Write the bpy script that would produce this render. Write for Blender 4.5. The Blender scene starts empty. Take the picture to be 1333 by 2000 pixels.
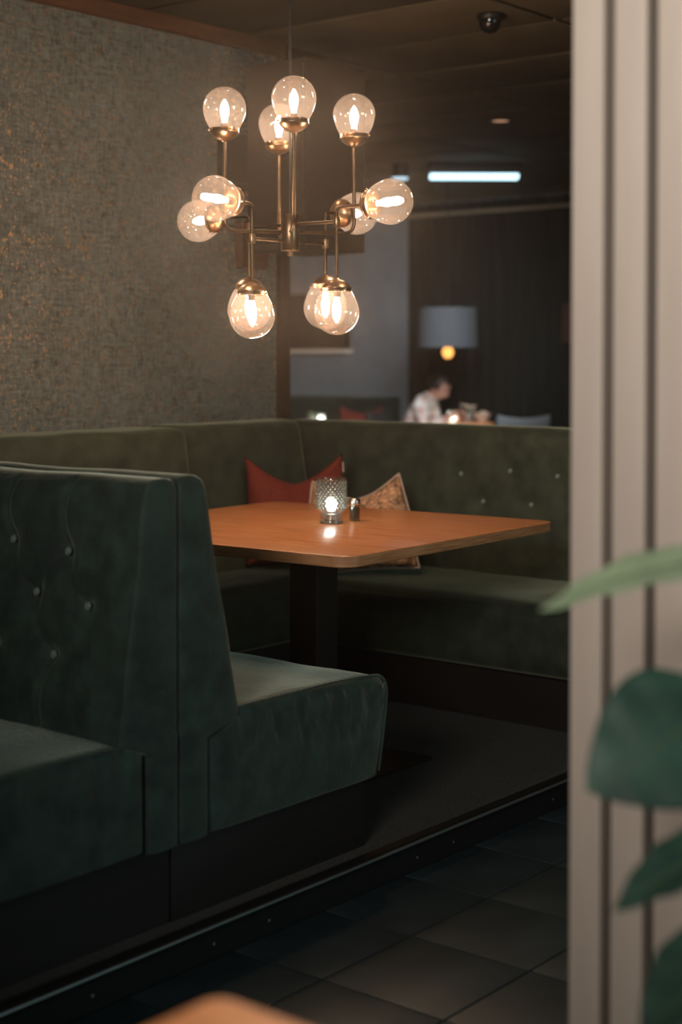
import bpy, bmesh, math, random
from mathutils import Vector, Matrix, noise
random.seed(7)
PI = math.pi
SC = bpy.context.scene
COL = SC.collection

# ------------------------------------------------------------------ camera
YAW = math.atan2(.631, .775)                    # heading of the camera in the room
cam_d = bpy.data.cameras.new('camera')
cam = bpy.data.objects.new('camera', cam_d); COL.objects.link(cam)
cam.location = (0, 0, 1.39)
cam.rotation_euler = (PI/2 - math.atan(84/3000), 0, YAW - PI/2)
cam_d.sensor_fit = 'VERTICAL'; cam_d.sensor_height = 36; cam_d.lens = 54
cam_d.shift_y = -221/2000
cam_d.clip_start = .05
cam_d.dof.use_dof = True; cam_d.dof.focus_distance = 4.45; cam_d.dof.aperture_fstop = 1.9
SC.camera = cam

# ------------------------------------------------------------------ world, light, exposure
w = bpy.data.worlds.new('world'); SC.world = w; w.use_nodes = True
w.node_tree.nodes['Background'].inputs[0].default_value = (.55, .62, .60, 1)
w.node_tree.nodes['Background'].inputs[1].default_value = .012
def area(name, loc, target, sx, sy, power, col, spread=180):
    l = bpy.data.lights.new(name, 'AREA'); l.shape = 'RECTANGLE'; l.size = sx; l.size_y = sy
    l.energy = power; l.color = col; l.spread = math.radians(spread)
    o = bpy.data.objects.new(name, l); COL.objects.link(o); o.location = loc
    o.rotation_euler = (Vector(target) - Vector(loc)).to_track_quat('-Z', 'Y').to_euler()
    return o
area('window_daylight', (3.3, -4.4, 1.9), (2.6, 2.4, .5), 2.4, 1.4, 11, (.66, .94, .95), 75)
area('slat_fill', (-1.6, .3, 2.42), (2.1, 1.05, 2.1), 1.3, .8, 30, (1.0, .92, .84), 64)  # unseen fill added to brighten the slats and the faces turned left
area('back_room_fill', (8.2, 5.6, 2.1), (10.9, 8.7, .95), 1.0, .8, 22, (.88, .94, 1.0), 75)  # unseen fill added for the far wall and the person
sl = bpy.data.lights.new('front_table_fill', 'SPOT'); sl.energy = 75; sl.color = (1.0, .72, .48); sl.spot_size = .55; sl.spot_blend = .6; sl.shadow_soft_size = .06  # unseen spot added to brighten the front tabletop
slo = bpy.data.objects.new('front_table_fill', sl); COL.objects.link(slo); slo.location = (.95, .90, 2.4)
SC.view_settings.view_transform = 'Standard'
SC.view_settings.look = 'None'
SC.view_settings.gamma = 1
SC.view_settings.use_curve_mapping = False
SC.view_settings.exposure = 0.0

# ------------------------------------------------------------------ helpers
def tag(o, label=None, cat=None, group=None, kind=None):
    if label: o['label'] = label
    if cat: o['category'] = cat
    if group: o['group'] = group
    if kind: o['kind'] = kind
    return o
def empty(name, loc, label, cat, rz=0, group=None):
    o = bpy.data.objects.new(name, None); COL.objects.link(o)
    o.empty_display_size = .05
    o.location = loc; o.rotation_euler = (0, 0, rz)
    return tag(o, label, cat, group)
def link_mesh(name, me, m, parent=None, smooth=True, loc=None):
    if m is not None and not me.materials: me.materials.append(m)
    if smooth:
        for p in me.polygons: p.use_smooth = True
    o = bpy.data.objects.new(name, me); COL.objects.link(o)
    if parent: o.parent = parent
    if loc is not None: o.location = loc
    return o
def fin(name, bm, m, parent=None, smooth=True, loc=None, angle=None):
    bmesh.ops.recalc_face_normals(bm, faces=bm.faces)
    me = bpy.data.meshes.new(name); bm.to_mesh(me); bm.free()
    o = link_mesh(name, me, m, parent, smooth, loc)
    if angle is not None and smooth: me.set_sharp_from_angle(angle=angle)
    return o
def add_box(bm, x0, x1, y0, y1, z0, z1, bev=0, M=None):
    r = bmesh.ops.create_cube(bm, size=1)
    vs = r['verts']
    for v in vs:
        v.co = Vector((x0+(v.co.x+.5)*(x1-x0), y0+(v.co.y+.5)*(y1-y0), z0+(v.co.z+.5)*(z1-z0)))
        if M: v.co = M @ v.co
    if bev:
        es = list({e for v in vs for e in v.link_edges})
        bmesh.ops.bevel(bm, geom=es, offset=bev, segments=2, profile=.7, affect='EDGES')
def box(name, x0, x1, y0, y1, z0, z1, m, parent=None, bev=0, kind=None):
    bm = bmesh.new(); add_box(bm, x0, x1, y0, y1, z0, z1, bev)
    o = fin(name, bm, m, parent, smooth=bool(bev), angle=.7)
    if kind: o['kind'] = kind
    return o
def add_tube(bm, pts, r, n=10, caps=True):
    pts = [Vector(p) for p in pts]
    rs = r if isinstance(r, (list, tuple)) else [r]*len(pts)
    rings = []; up = None
    for i, p in enumerate(pts):
        t = (pts[min(i+1, len(pts)-1)] - pts[max(i-1, 0)]).normalized()
        if up is None:
            up = Vector((0, 0, 1)) if abs(t.z) < .9 else Vector((1, 0, 0))
        a = t.cross(up).normalized(); b = a.cross(t).normalized(); up = b
        rings.append([bm.verts.new(p + rs[i]*(a*math.cos(2*PI*k/n) + b*math.sin(2*PI*k/n))) for k in range(n)])
    for A, B in zip(rings, rings[1:]):
        for k in range(n): bm.faces.new((A[k], A[(k+1) % n], B[(k+1) % n], B[k]))
    if caps:
        bm.faces.new(rings[0][::-1]); bm.faces.new(rings[-1])
def tube(name, pts, r, m, parent=None, n=10):
    bm = bmesh.new(); add_tube(bm, pts, r, n); return fin(name, bm, m, parent, angle=1.0)
def add_lathe(bm, prof, n=28, M=None, closed=False):
    rings = []
    for (r, z) in prof:
        if r < 1e-5:
            rings.append([bm.verts.new((0, 0, z))])
        else:
            rings.append([bm.verts.new((r*math.cos(2*PI*k/n), r*math.sin(2*PI*k/n), z)) for k in range(n)])
    if closed: rings.append(rings[0])
    for A, B in zip(rings, rings[1:]):
        for k in range(n):
            j = (k+1) % n
            if len(A) == 1 and len(B) == 1: continue
            if len(A) == 1: bm.faces.new((A[0], B[k], B[j]))
            elif len(B) == 1: bm.faces.new((A[k], A[j], B[0]))
            else: bm.faces.new((A[k], A[j], B[j], B[k]))
    if M:
        for R_ in ({id(v): v for R0 in rings for v in R0}).values(): R_.co = M @ R_.co
def lathe(name, prof, m, parent=None, n=28, M=None, loc=None, closed=False, angle=.9):
    bm = bmesh.new(); add_lathe(bm, prof, n, M, closed); return fin(name, bm, m, parent, loc=loc, angle=angle)
def curve_pts(pts, rad, seg=6):                     # polyline with rounded bends
    pts = [Vector(p) for p in pts]; out = [pts[0]]
    for i in range(1, len(pts)-1):
        a = (pts[i-1]-pts[i]); b = (pts[i+1]-pts[i])
        r = min(rad, a.length*.49, b.length*.49)
        p0 = pts[i]+a.normalized()*r; p2 = pts[i]+b.normalized()*r
        for k in range(seg+1):
            t = k/seg; out.append(p0*(1-t)**2 + pts[i]*2*t*(1-t) + p2*t*t)
    out.append(pts[-1]); return out
def rbox_bm(dx, dy, dz, r, nx, ny, nz, warp=None, ky=1, flat=0):
    """closed rounded block centred on x,y, standing on z=0, then bent by warp(p, n)"""
    D = (dx, dy*ky, dz)
    def samples(L, n):
        e = [0, .12, .3, .6, 1.0]
        a = [-L/2 + r*k for k in e]
        inn = [-L/2 + r + (L-2*r)*i/n for i in range(1, n)]
        return a + inn + [-x for x in a[::-1]]
    S = [samples(dx, nx), samples(dy*ky, ny), samples(dz, nz)]
    bm = bmesh.new(); cache = {}
    def vert(i, j, k):
        key = (i, j, k)
        if key not in cache:
            p = Vector((S[0][i], S[1][j], S[2][k]))
            q = Vector([max(-(D[a]/2-r), min(D[a]/2-r, p[a])) for a in range(3)])
            nrm = (p-q).normalized(); o_ = p.copy(); p = q + nrm*r
            if flat and o_.z < -(dz/2-r)-1e-6:
                d = o_-q; d.z = 0; mg = max(abs(d.x), abs(d.y))
                d = d.normalized()*mg if mg > 1e-9 else d
                p = p.lerp(Vector((q.x+d.x, q.y+d.y, o_.z)), flat)
            p.y /= ky
            p.z += dz/2
            if warp: p = warp(p, nrm)
            cache[key] = bm.verts.new(p)
        return cache[key]
    I, J, K = len(S[0])-1, len(S[1])-1, len(S[2])-1
    for j in range(J):
        for k in range(K):
            for i in (0, I): bm.faces.new((vert(i, j, k), vert(i, j+1, k), vert(i, j+1, k+1), vert(i, j, k+1)))
    for i in range(I):
        for k in range(K):
            for j in (0, J): bm.faces.new((vert(i, j, k), vert(i+1, j, k), vert(i+1, j, k+1), vert(i, j, k+1)))
        for j in range(J):
            for k in (0, K): bm.faces.new((vert(i, j, k), vert(i+1, j, k), vert(i+1, j+1, k), vert(i, j+1, k)))
    return bm
def copy_tree(o, parent=None):
    kids = list(o.children)
    c = o.copy(); COL.objects.link(c)
    if parent: c.parent = parent
    for ch in kids: copy_tree(ch, c)
    return c
def nz(p, s, seed=0): return noise.noise(Vector((p[0]*s+seed, p[1]*s, p[2]*s)))

# ------------------------------------------------------------------ materials
def mat(name, col=(.5, .5, .5), rough=.5, metal=0, **kw):
    m = bpy.data.materials.new(name); m.use_nodes = True
    b = m.node_tree.nodes['Principled BSDF']
    b.inputs['Base Color'].default_value = (*col, 1); b.inputs['Roughness'].default_value = rough
    b.inputs['Metallic'].default_value = metal
    for k, v in kw.items():
        b.inputs[k.replace('_', ' ')].default_value = v
    return m
def nd(m, t, **kw):
    n = m.node_tree.nodes.new(t)
    for k, v in kw.items(): setattr(n, k, v)
    return n
def ln(m, a, b): m.node_tree.links.new(a, b)
def noisy(name, c1, c2, scale, rough=.6, bump=.0, bscale=None, detail=6, stretch=(1, 1, 1), lo=.35, hi=.65, metal=0, **kw):
    m = mat(name, c1, rough, metal, **kw); b = m.node_tree.nodes['Principled BSDF']
    tc = nd(m, 'ShaderNodeTexCoord'); mp = nd(m, 'ShaderNodeMapping'); mp.inputs['Scale'].default_value = stretch
    ln(m, tc.outputs['Object'], mp.inputs[0])
    n = nd(m, 'ShaderNodeTexNoise'); n.inputs['Scale'].default_value = scale; n.inputs['Detail'].default_value = detail
    ln(m, mp.outputs[0], n.inputs['Vector'])
    r = nd(m, 'ShaderNodeValToRGB'); r.color_ramp.elements[0].position = lo; r.color_ramp.elements[1].position = hi
    r.color_ramp.elements[0].color = (*c1, 1); r.color_ramp.elements[1].color = (*c2, 1)
    ln(m, n.outputs['Fac'], r.inputs[0]); ln(m, r.outputs[0], b.inputs['Base Color'])
    if bump:
        n2 = nd(m, 'ShaderNodeTexNoise'); n2.inputs['Scale'].default_value = bscale or scale*3; n2.inputs['Detail'].default_value = 4
        ln(m, mp.outputs[0], n2.inputs['Vector'])
        bp = nd(m, 'ShaderNodeBump'); bp.inputs['Strength'].default_value = bump; bp.inputs['Distance'].default_value = .004
        ln(m, n2.outputs['Fac'], bp.inputs['Height']); ln(m, bp.outputs[0], b.inputs['Normal'])
    return m
def emit(name, col, s):
    m = bpy.data.materials.new(name); m.use_nodes = True; nt = m.node_tree; nt.nodes.clear()
    o = nt.nodes.new('ShaderNodeOutputMaterial'); e = nt.nodes.new('ShaderNodeEmission')
    e.inputs[0].default_value = (*col, 1); e.inputs[1].default_value = s
    nt.links.new(e.outputs[0], o.inputs[0]); return m
def thin_glass(name, tint, edge=.85, base=.05, rough=.02, body=None):
    m = bpy.data.materials.new(name); m.use_nodes = True; nt = m.node_tree; nt.nodes.clear()
    o = nt.nodes.new('ShaderNodeOutputMaterial'); t = nt.nodes.new('ShaderNodeBsdfTransparent'); g = nt.nodes.new('ShaderNodeBsdfGlossy')
    t.inputs[0].default_value = (*tint, 1); g.inputs['Roughness'].default_value = rough; g.inputs[0].default_value = (1, .97, .92, 1)
    lw = nt.nodes.new('ShaderNodeLayerWeight'); lw.inputs[0].default_value = .5
    pw = nt.nodes.new('ShaderNodeMath'); pw.operation = 'POWER'; pw.inputs[1].default_value = 3.5
    mr = nt.nodes.new('ShaderNodeMapRange'); mr.inputs['To Min'].default_value = base; mr.inputs['To Max'].default_value = edge
    nt.links.new(lw.outputs['Facing'], pw.inputs[0]); nt.links.new(pw.outputs[0], mr.inputs[0])
    mx = nt.nodes.new('ShaderNodeMixShader'); nt.links.new(mr.outputs[0], mx.inputs[0])
    nt.links.new(t.outputs[0], mx.inputs[1]); nt.links.new(g.outputs[0], mx.inputs[2])
    last = mx.outputs[0]
    if body:                                     # a milky / dusty share of the glass
        d = nt.nodes.new('ShaderNodeBsdfDiffuse'); d.inputs[0].default_value = (*body[0], 1)
        tr = nt.nodes.new('ShaderNodeBsdfTranslucent'); tr.inputs[0].default_value = (*body[0], 1)
        ad = nt.nodes.new('ShaderNodeMixShader'); ad.inputs[0].default_value = .6
        nt.links.new(d.outputs[0], ad.inputs[1]); nt.links.new(tr.outputs[0], ad.inputs[2])
        m2 = nt.nodes.new('ShaderNodeMixShader'); m2.inputs[0].default_value = body[1]
        nt.links.new(last, m2.inputs[1]); nt.links.new(ad.outputs[0], m2.inputs[2]); last = m2.outputs[0]
    nt.links.new(last, o.inputs[0]); return m

velvet = noisy('green_velvet', (.0045, .016, .012), (.019, .044, .034), 16, rough=.78, bump=.5, bscale=120, detail=9, lo=.34, hi=.68,
               Sheen_Weight=.60, Sheen_Roughness=.36, Sheen_Tint=(.72, .80, .66, 1))
velvet_far = noisy('green_velvet_olive', (.010, .016, .009), (.027, .038, .022), 14, rough=.8, bump=.5, bscale=110, detail=9, lo=.34, hi=.68,
               Sheen_Weight=.28, Sheen_Roughness=.40, Sheen_Tint=(.8, .85, .6, 1))
button_m = mat('button_velvet', (.10, .15, .13), .45, Sheen_Weight=.6)
plinth_m = noisy('plinth_dark_brown', (.005, .003, .002), (.008, .005, .0035), 4, rough=.55, stretch=(1, 1, 8))
carpet_m = noisy('carpet_charcoal', (.030, .029, .026), (.085, .081, .072), 260, rough=.95, bump=.7, bscale=420, detail=2)
rubber_m = mat('black_rubber', (.006, .006, .006), .42)
lip_highlight_m = mat('lip_highlight', (.70, .78, .78), .38, 1)  # highlight along the black lip put into a pale metal tone
tile_m = noisy('slate_tile', (.009, .019, .022), (.021, .036, .040), 5, rough=.50, bump=.25, bscale=40, detail=7)
grout_m = mat('grout', (.012, .012, .011), .9)
ceil_m = noisy('ceiling_panel_olive', (.090, .070, .040), (.115, .092, .054), 3, rough=.8)
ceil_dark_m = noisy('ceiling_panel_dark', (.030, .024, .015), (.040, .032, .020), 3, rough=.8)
ceil_gap_m = mat('ceiling_void', (.008, .006, .004), .9)
trim_m = noisy('trim_brown', (.07, .034, .017), (.10, .048, .024), 6, rough=.5, stretch=(1, 8, 8))
post_m = mat('post_dark', (.030, .017, .008), .6)
box_m = noisy('dark_brown_board', (.012, .008, .005), (.018, .012, .007), 5, rough=.55)
plain_wall = noisy('plain_wall', (.10, .10, .09), (.12, .12, .105), 8, rough=.9)
far_wall = noisy('far_grey_wall', (.17, .18, .185), (.20, .21, .21), 6, rough=.9)
brass = noisy('aged_brass', (.28, .165, .09), (.40, .25, .14), 30, rough=.30, metal=1)
brass_dark = noisy('dark_brass', (.085, .052, .030), (.13, .08, .045), 30, rough=.38, metal=1)
globe_glass = thin_glass('globe_glass', (.97, .93, .89), edge=.95, base=.07, rough=.02, body=((.95, .84, .80), .018))
bulb_m = emit('bulb_glow', (1.0, .72, .50), 390)
steel = mat('brushed_steel', (.55, .50, .46), .3, 1)
black_metal = mat('black_metal', (.010, .009, .008), .45, .3)
slat_m = noisy('slat_cream', (.36, .30, .255), (.40, .34, .285), 3, rough=.55, stretch=(6, 6, .6))
backing_m = mat('slat_backing', (.018, .011, .006), .9)

def wood(name, c1, c2, c3, rough, stretch, coat=.35):
    m = mat(name, c1, rough, 0, Coat_Weight=coat, Coat_Roughness=.16); b = m.node_tree.nodes['Principled BSDF']
    tc = nd(m, 'ShaderNodeTexCoord'); mp = nd(m, 'ShaderNodeMapping'); mp.inputs['Scale'].default_value = stretch
    ln(m, tc.outputs['Object'], mp.inputs[0])
    n = nd(m, 'ShaderNodeTexNoise'); n.inputs['Scale'].default_value = 3; n.inputs['Detail'].default_value = 9; n.inputs['Roughness'].default_value = .62
    n.inputs['Distortion'].default_value = .4
    ln(m, mp.outputs[0], n.inputs['Vector'])
    r = nd(m, 'ShaderNodeValToRGB'); e = r.color_ramp.elements
    e[0].position = .33; e[0].color = (*c1, 1); e[1].position = .68; e[1].color = (*c3, 1)
    k = e.new(.5); k.color = (*c2, 1)
    ln(m, n.outputs['Fac'], r.inputs[0]); ln(m, r.outputs[0], b.inputs['Base Color'])
    return m
table_wood = wood('table_wood', (.46, .155, .048), (.62, .24, .085), (.74, .33, .13), .32, (16, 1.2, 6))
edge_wood = wood('table_edge', (.28, .12, .045), (.42, .19, .08), (.54, .27, .12), .5, (3, 3, 60), coat=0)
front_wood = wood('front_table_wood', (.42, .16, .05), (.52, .21, .07), (.60, .26, .09), .4, (14, 1.2, 6))

def wallpaper():
    m = mat('woven_wallpaper', (.1, .1, .09), .8); b = m.node_tree.nodes['Principled BSDF']
    tc = nd(m, 'ShaderNodeTexCoord')
    def ns(stretch, scale, det=5):
        mp = nd(m, 'ShaderNodeMapping'); mp.inputs['Scale'].default_value = stretch
        ln(m, tc.outputs['Object'], mp.inputs[0])
        n = nd(m, 'ShaderNodeTexNoise'); n.inputs['Scale'].default_value = scale; n.inputs['Detail'].default_value = det
        ln(m, mp.outputs[0], n.inputs['Vector']); return n.outputs['Fac']
    a = ns((3.2, 1, .8), 26); c = ns((.8, 1, 3.2), 26); d = ns((1, 1, 1), 3.0)
    mx = nd(m, 'ShaderNodeMath', operation='ADD'); ln(m, a, mx.inputs[0]); ln(m, c, mx.inputs[1])
    m2 = nd(m, 'ShaderNodeMath', operation='MULTIPLY_ADD'); ln(m, d, m2.inputs[0]); m2.inputs[1].default_value = .35; ln(m, mx.outputs[0], m2.inputs[2])
    r = nd(m, 'ShaderNodeValToRGB'); e = r.color_ramp.elements
    mr = nd(m, 'ShaderNodeMapRange'); mr.inputs['From Min'].default_value = .85; mr.inputs['From Max'].default_value = 1.5
    ln(m, m2.outputs[0], mr.inputs[0]); ln(m, mr.outputs[0], r.inputs[0])
    e[0].position = 0; e[0].color = (.030, .036, .032, 1); e[1].position = 1; e[1].color = (.160, .180, .172, 1)
    fl = ns((1.6, 1, 1.2), 75, 3); fm = ns((1, 1, 1), 14, 2)
    ad = nd(m, 'ShaderNodeMath', operation='MULTIPLY_ADD'); ln(m, fm, ad.inputs[0]); ad.inputs[1].default_value = .35; ln(m, fl, ad.inputs[2])
    th = nd(m, 'ShaderNodeMapRange'); th.inputs['From Min'].default_value = .785; th.inputs['From Max'].default_value = .84
    ln(m, ad.outputs[0], th.inputs[0])
    mc = nd(m, 'ShaderNodeMix', data_type='RGBA'); ln(m, th.outputs[0], mc.inputs[0]); ln(m, r.outputs[0], mc.inputs[6]); mc.inputs[7].default_value = (.46, .30, .18, 1)
    ln(m, mc.outputs[2], b.inputs['Base Color']); ln(m, th.outputs[0], b.inputs['Metallic'])
    rr = nd(m, 'ShaderNodeMapRange'); rr.inputs['To Min'].default_value = .75; rr.inputs['To Max'].default_value = .50
    ln(m, th.outputs[0], rr.inputs[0]); ln(m, rr.outputs[0], b.inputs['Roughness'])
    bp = nd(m, 'ShaderNodeBump'); bp.inputs['Strength'].default_value = .35; bp.inputs['Distance'].default_value = .003
    ln(m, mx.outputs[0], bp.inputs['Height']); ln(m, bp.outputs[0], b.inputs['Normal'])
    return m
wallpaper_m = wallpaper()

# ------------------------------------------------------------------ setting
ZP = .09; ZC = 2.76
PY = 2.44                     # front plane of the platform
WY = 4.50                     # wallpapered wall
fl = box('floor', -4, 12, -5, PY, -.06, -.004, grout_m, kind='structure')
bm = bmesh.new(); add_box(bm, -.1640, .1640, -.1640, .1640, -.006, 0, .003)
tile_me = None; n = 0
for i in range(-4, 13):
    for j in range(-7, 2):
        cx, cy = 2.766 + .3335*(i-1), 2.172 + .1668 + .3335*(j-1)
        if cx < -.6 or cx > 6.5: continue
        if tile_me is None:
            o = fin('floor_tile', bm, tile_m, fl, smooth=True, angle=.7); tile_me = o.data
        else: o = link_mesh('floor_tile', tile_me, None, fl)
        o.location = (cx, cy, random.uniform(-.0004, .0004)); n += 1
platform = box('carpet_platform', -4, 12, PY+.0115, 11, -.06, ZP, carpet_m, kind='structure')
nosing = empty('stair_nosing', (0, 0, 0), 'black rubber step edging with a pale highlight strip on its lip along the carpeted platform', 'step edging')
prof = [(PY, -.0), (PY-.004, .004), (PY-.004, .068), (PY-.016, .073), (PY-.022, .081), (PY-.020, .089), (PY-.012, .094), (PY+.014, .094), (PY+.014, .0905), (PY+.011, .0905), (PY+.011, 0)]
def extrude_yz(name, prof, x0, x1, m, parent):
    bm = bmesh.new(); A = [bm.verts.new((x0, y, z)) for y, z in prof]; B = [bm.verts.new((x1, y, z)) for y, z in prof]
    for k in range(len(prof)):
        j = (k+1) % len(prof); bm.faces.new((A[k], A[j], B[j], B[k]))
    bm.faces.new(A); bm.faces.new(B[::-1]); return fin(name, bm, m, parent, angle=.5)
extrude_yz('riser', prof, -1.5, 7, rubber_m, nosing)
tag(tube('lip', [(x*.5, PY-.0215, .0865 + (.0006 if x % 2 else 0)) for x in range(-3, 15)], .0042, lip_highlight_m, nosing, 8), 'pale metal strip standing in for the highlight on the edge')
screw_m = mat('dull_screw', (.10, .10, .10), .5, 1)
for sx in (1.88, 2.16, 2.53, 2.72, 3.32, 3.49, 4.02, 4.38):
    lathe('screw', [(0, -.002), (.0055, -.0015), (.006, 0), (.003, .002), (0, .002)], screw_m, nosing, 10, Matrix.Translation((sx, PY-.0045, .035)) @ Matrix.Rotation(PI/2, 4, 'X'))

wall_left = box('wall_left', -4, 5.075, WY, WY+.14, 0, ZC, wallpaper_m, kind='structure')
box('trim_1', -4, 5.10, WY-.035, WY-.001, ZC-.062, ZC, trim_m, kind='structure')
box('trim_2', 5.076, 5.135, WY-.03, WY+.17, 0, ZC, post_m, kind='structure')
box('wall_far', 11.22, 11.36, -5, 11, 0, ZC, far_wall, kind='structure')
box('wall_back_room_left', 5.14, 11.22, 10.6, 10.72, 0, ZC, far_wall, kind='structure')
box('wall_behind', -4.12, -4, -5, WY, 0, ZC, plain_wall, kind='structure')
box('wall_right', -4.12, 11.36, -5.12, -5, 0, ZC, plain_wall, kind='structure')

ceiling = box('ceiling', -4.1, 11.4, -5.1, 10.7, ZC+.02, ZC+.10, ceil_gap_m, kind='structure')
bm = bmesh.new(); add_box(bm, -.288, .288, -.596, .596, 0, .018, .003)
pan = fin('ceiling_panel', bm, ceil_m, ceiling, angle=.7)
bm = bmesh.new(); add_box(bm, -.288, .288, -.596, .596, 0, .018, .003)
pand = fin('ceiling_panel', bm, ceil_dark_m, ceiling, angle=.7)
used = [False, False]
for i in range(-3, 11):
    for j in range(-4, 6):
        cx = 4.87 + .6*(i+.5); cy = 4.53 + 1.22*(j+.5)
        if cy > 4.6 and cx < 5.2: continue
        if cx > 11.2 or cy > 10.6: continue
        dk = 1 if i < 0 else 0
        if not used[dk]: o = (pan, pand)[dk]; used[dk] = True
        else: o = link_mesh('ceiling_panel', (pan, pand)[dk].data, None, ceiling)
        o.location = (cx, cy, ZC + random.uniform(0, .004))
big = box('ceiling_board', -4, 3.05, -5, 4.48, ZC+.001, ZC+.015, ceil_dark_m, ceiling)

# ------------------------------------------------------------------ booths
def tuft(u, v, buttons, amp=.016, sig=.030):
    """depth of the dimples round each button and of the creases that join them"""
    d = 0
    for (bu, bv) in buttons:
        q = ((u-bu)**2 + (v-bv)**2)
        d += amp*math.exp(-q/(2*sig*sig)) + amp*.45*math.exp(-q/(2*(sig*2.4)**2))
    return d
def crease(u, v, segs, amp=.0085, wd=.0065):
    d = 0
    for (a, b) in segs:
        ax, ay = a; bx, by = b; L2 = (bx-ax)**2+(by-ay)**2
        t = max(0, min(1, ((u-ax)*(bx-ax)+(v-ay)*(by-ay))/L2))
        bow = .018*math.sin(PI*t)
        px, py = ax+(bx-ax)*t + bow, ay+(by-ay)*t
        q = (u-px)**2+(v-py)**2
        d = max(d, amp*math.exp(-q/(2*wd*wd)))
    return d
def button(parent, loc, nrm, m=button_m, r=.0095):
    q = Vector(nrm).to_track_quat('Z', 'Y').to_matrix().to_4x4()
    return lathe('button', [(0, .007), (r*.5, .0062), (r*.85, .0035), (r, 0), (r*.7, -.004), (0, -.004)], m, parent, 14, Matrix.Translation(loc) @ q)

def backrest_x(name, y0, y1, xb, xt, xbot, z0, z1, sgn, m, parent, buttons=(), segs=(), zk=.54, r=.035, ny=60, nzz=46, btn_mat=button_m, below=None):
    """a backrest whose spine stands at x=xb and whose face leans from xt (top) to xbot (at seat height zk)"""
    th = abs(xt-xb)
    def front(z):
        if z >= zk:
            t = (z-zk)/(z1-zk); return abs(xbot-xb)*(1-t) + abs(xt-xb)*t
        return abs((below if below is not None else xbot)-xb)
    def warp(p, nn):
        f = (p.x/th + .5)                        # 0 at the spine, 1 at the face
        z = z0 + p.z; y = (y0+y1)/2 + p.y
        if z < zk and below is not None and f > .5:
            t = min(1, (zk-z)/.03); wdt = front(zk+.001)*(1-t) + front(z)*t
        else: wdt = front(z)
        X = f*wdt
        if f > .6:
            c = (f-.6)/.4
            X += c*.010*(1-((p.y)/((y1-y0)/2))**4)*max(0, min(1, (z1-z)/.06))*min(1, max(0, (z-zk)/.05))
            X -= c*(tuft(y, z, buttons) + crease(y, z, segs))
        k = .0035*nz((y, z, f), 6, 3) + .002*nz((y*2, z*.6, f), 14, 9)
        edge = .004*nz((y*1.3, X, z), 11, 5)
        return Vector((xb + sgn*(X+k*c_(f)), y + (edge*.5 if abs(nn.y) > .5 else 0), z + (.004*nz((y, X, 0), 5, 1) if nn.z > .5 else 0)))
    def c_(f): return max(0, f)
    bm = rbox_bm(th, y1-y0, z1-z0, min(r, th*.46), 6, ny, nzz, warp, ky=3, flat=.9)
    o = fin(name, bm, m, parent)
    for (by, bz) in buttons:
        t = (bz-zk)/(z1-zk); x = abs(xbot-xb)*(1-t)+abs(xt-xb)*t - .013
        button(parent, (xb+sgn*x, by, bz), (sgn, 0, .15), btn_mat)
    return o

# --- neighbour bench, its backrest is tufted and faces the left edge of the picture
b1 = empty('booth_bench', (2.0, 3.3, ZP), 'green velvet booth bench at left, with pale buttons on its tufted backrest facing left', 'bench', group=None)
rel = Matrix.Translation((2.0, 3.3, ZP)).inverted()
def reparent(parent):                              # children were built in room coordinates
    for ch in parent.children:
        if not ch.get('_done'):
            ch.location = Vector(ch.location) - Vector(parent.location); ch['_done'] = 1
btn = [(2.926, .952), (2.726, .939), (2.822, .837), (2.640, .822), (2.739, .702), (2.942, .704),
       (3.126, .962), (3.022, .845), (3.222, .85), (3.142, .71), (3.326, .965), (3.42, .86)]
sg = [((2.926, 1.10), (2.926, .952)), ((2.926, .952), (2.822, .837)), ((2.822, .837), (2.739, .702)), ((2.739, .702), (2.755, .545)),
      ((2.726, 1.10), (2.726, .939)), ((2.726, .939), (2.640, .822)), ((2.726, .939), (2.822, .837)), ((3.126, .962), (3.022, .845)), ((3.022, .845), (2.942, .704)),
      ((2.926, .952), (3.022, .845))]
backrest_x('backrest', 2.470, 4.07, 2.4575, 2.362, 2.278, .276, 1.115, -1, velvet, b1, btn, sg, ny=290, nzz=130, zk=.53, below=2.36)
def seat_block(name, x0, x1, y0, y1, z0, z1, m, parent, face=1, taper=.04, r=.05, ny=40, seed=0, xr=None):
    """seat whose free edge is at x1 (face=1) or x0 (face=-1), tucked in at the bottom"""
    def warp(p, nn):
        x = (x0+x1)/2 + p.x; y = (y0+y1)/2+p.y; z = z0+p.z
        fz = 1 - p.z/(z1-z0)
        a = (x-x0)/(x1-x0) if face > 0 else (x1-x)/(x1-x0)
        x -= face*taper*fz*a
        if nn.z > .5: z += -.016*a*a + .010*math.sin(PI*a)*math.sin(PI*(y-y0)/(y1-y0)) + .004*nz((x, y, 0), 6, seed)
        if abs(nn.y) > .6: y += .009*nz((x*2.0, z*.8, seed), 15)*max(0, 1-fz*1.5) + .0035*nz((x*1.5+z*.6, z*.6, seed+3), 34)*max(0, 1-fz) + .004*nz((x, z, seed), 6)
        if abs(nn.x) > .6: x += .004*nz((y, z*.8, seed), 9)
        return Vector((x, y, z))
    return fin(name, rbox_bm(x1-x0, y1-y0, z1-z0, r, 110, ny, 34, warp, ky=5, flat=.9), m, parent)
seat_block('seat', 1.62, 2.350, 2.475, 4.05, .285, .535, velvet, b1, face=-1, r=.035, seed=4)
box('plinth', 1.70, 2.4575, 2.510, 4.05, ZP, .286, plinth_m, b1)
reparent(b1)

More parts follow.
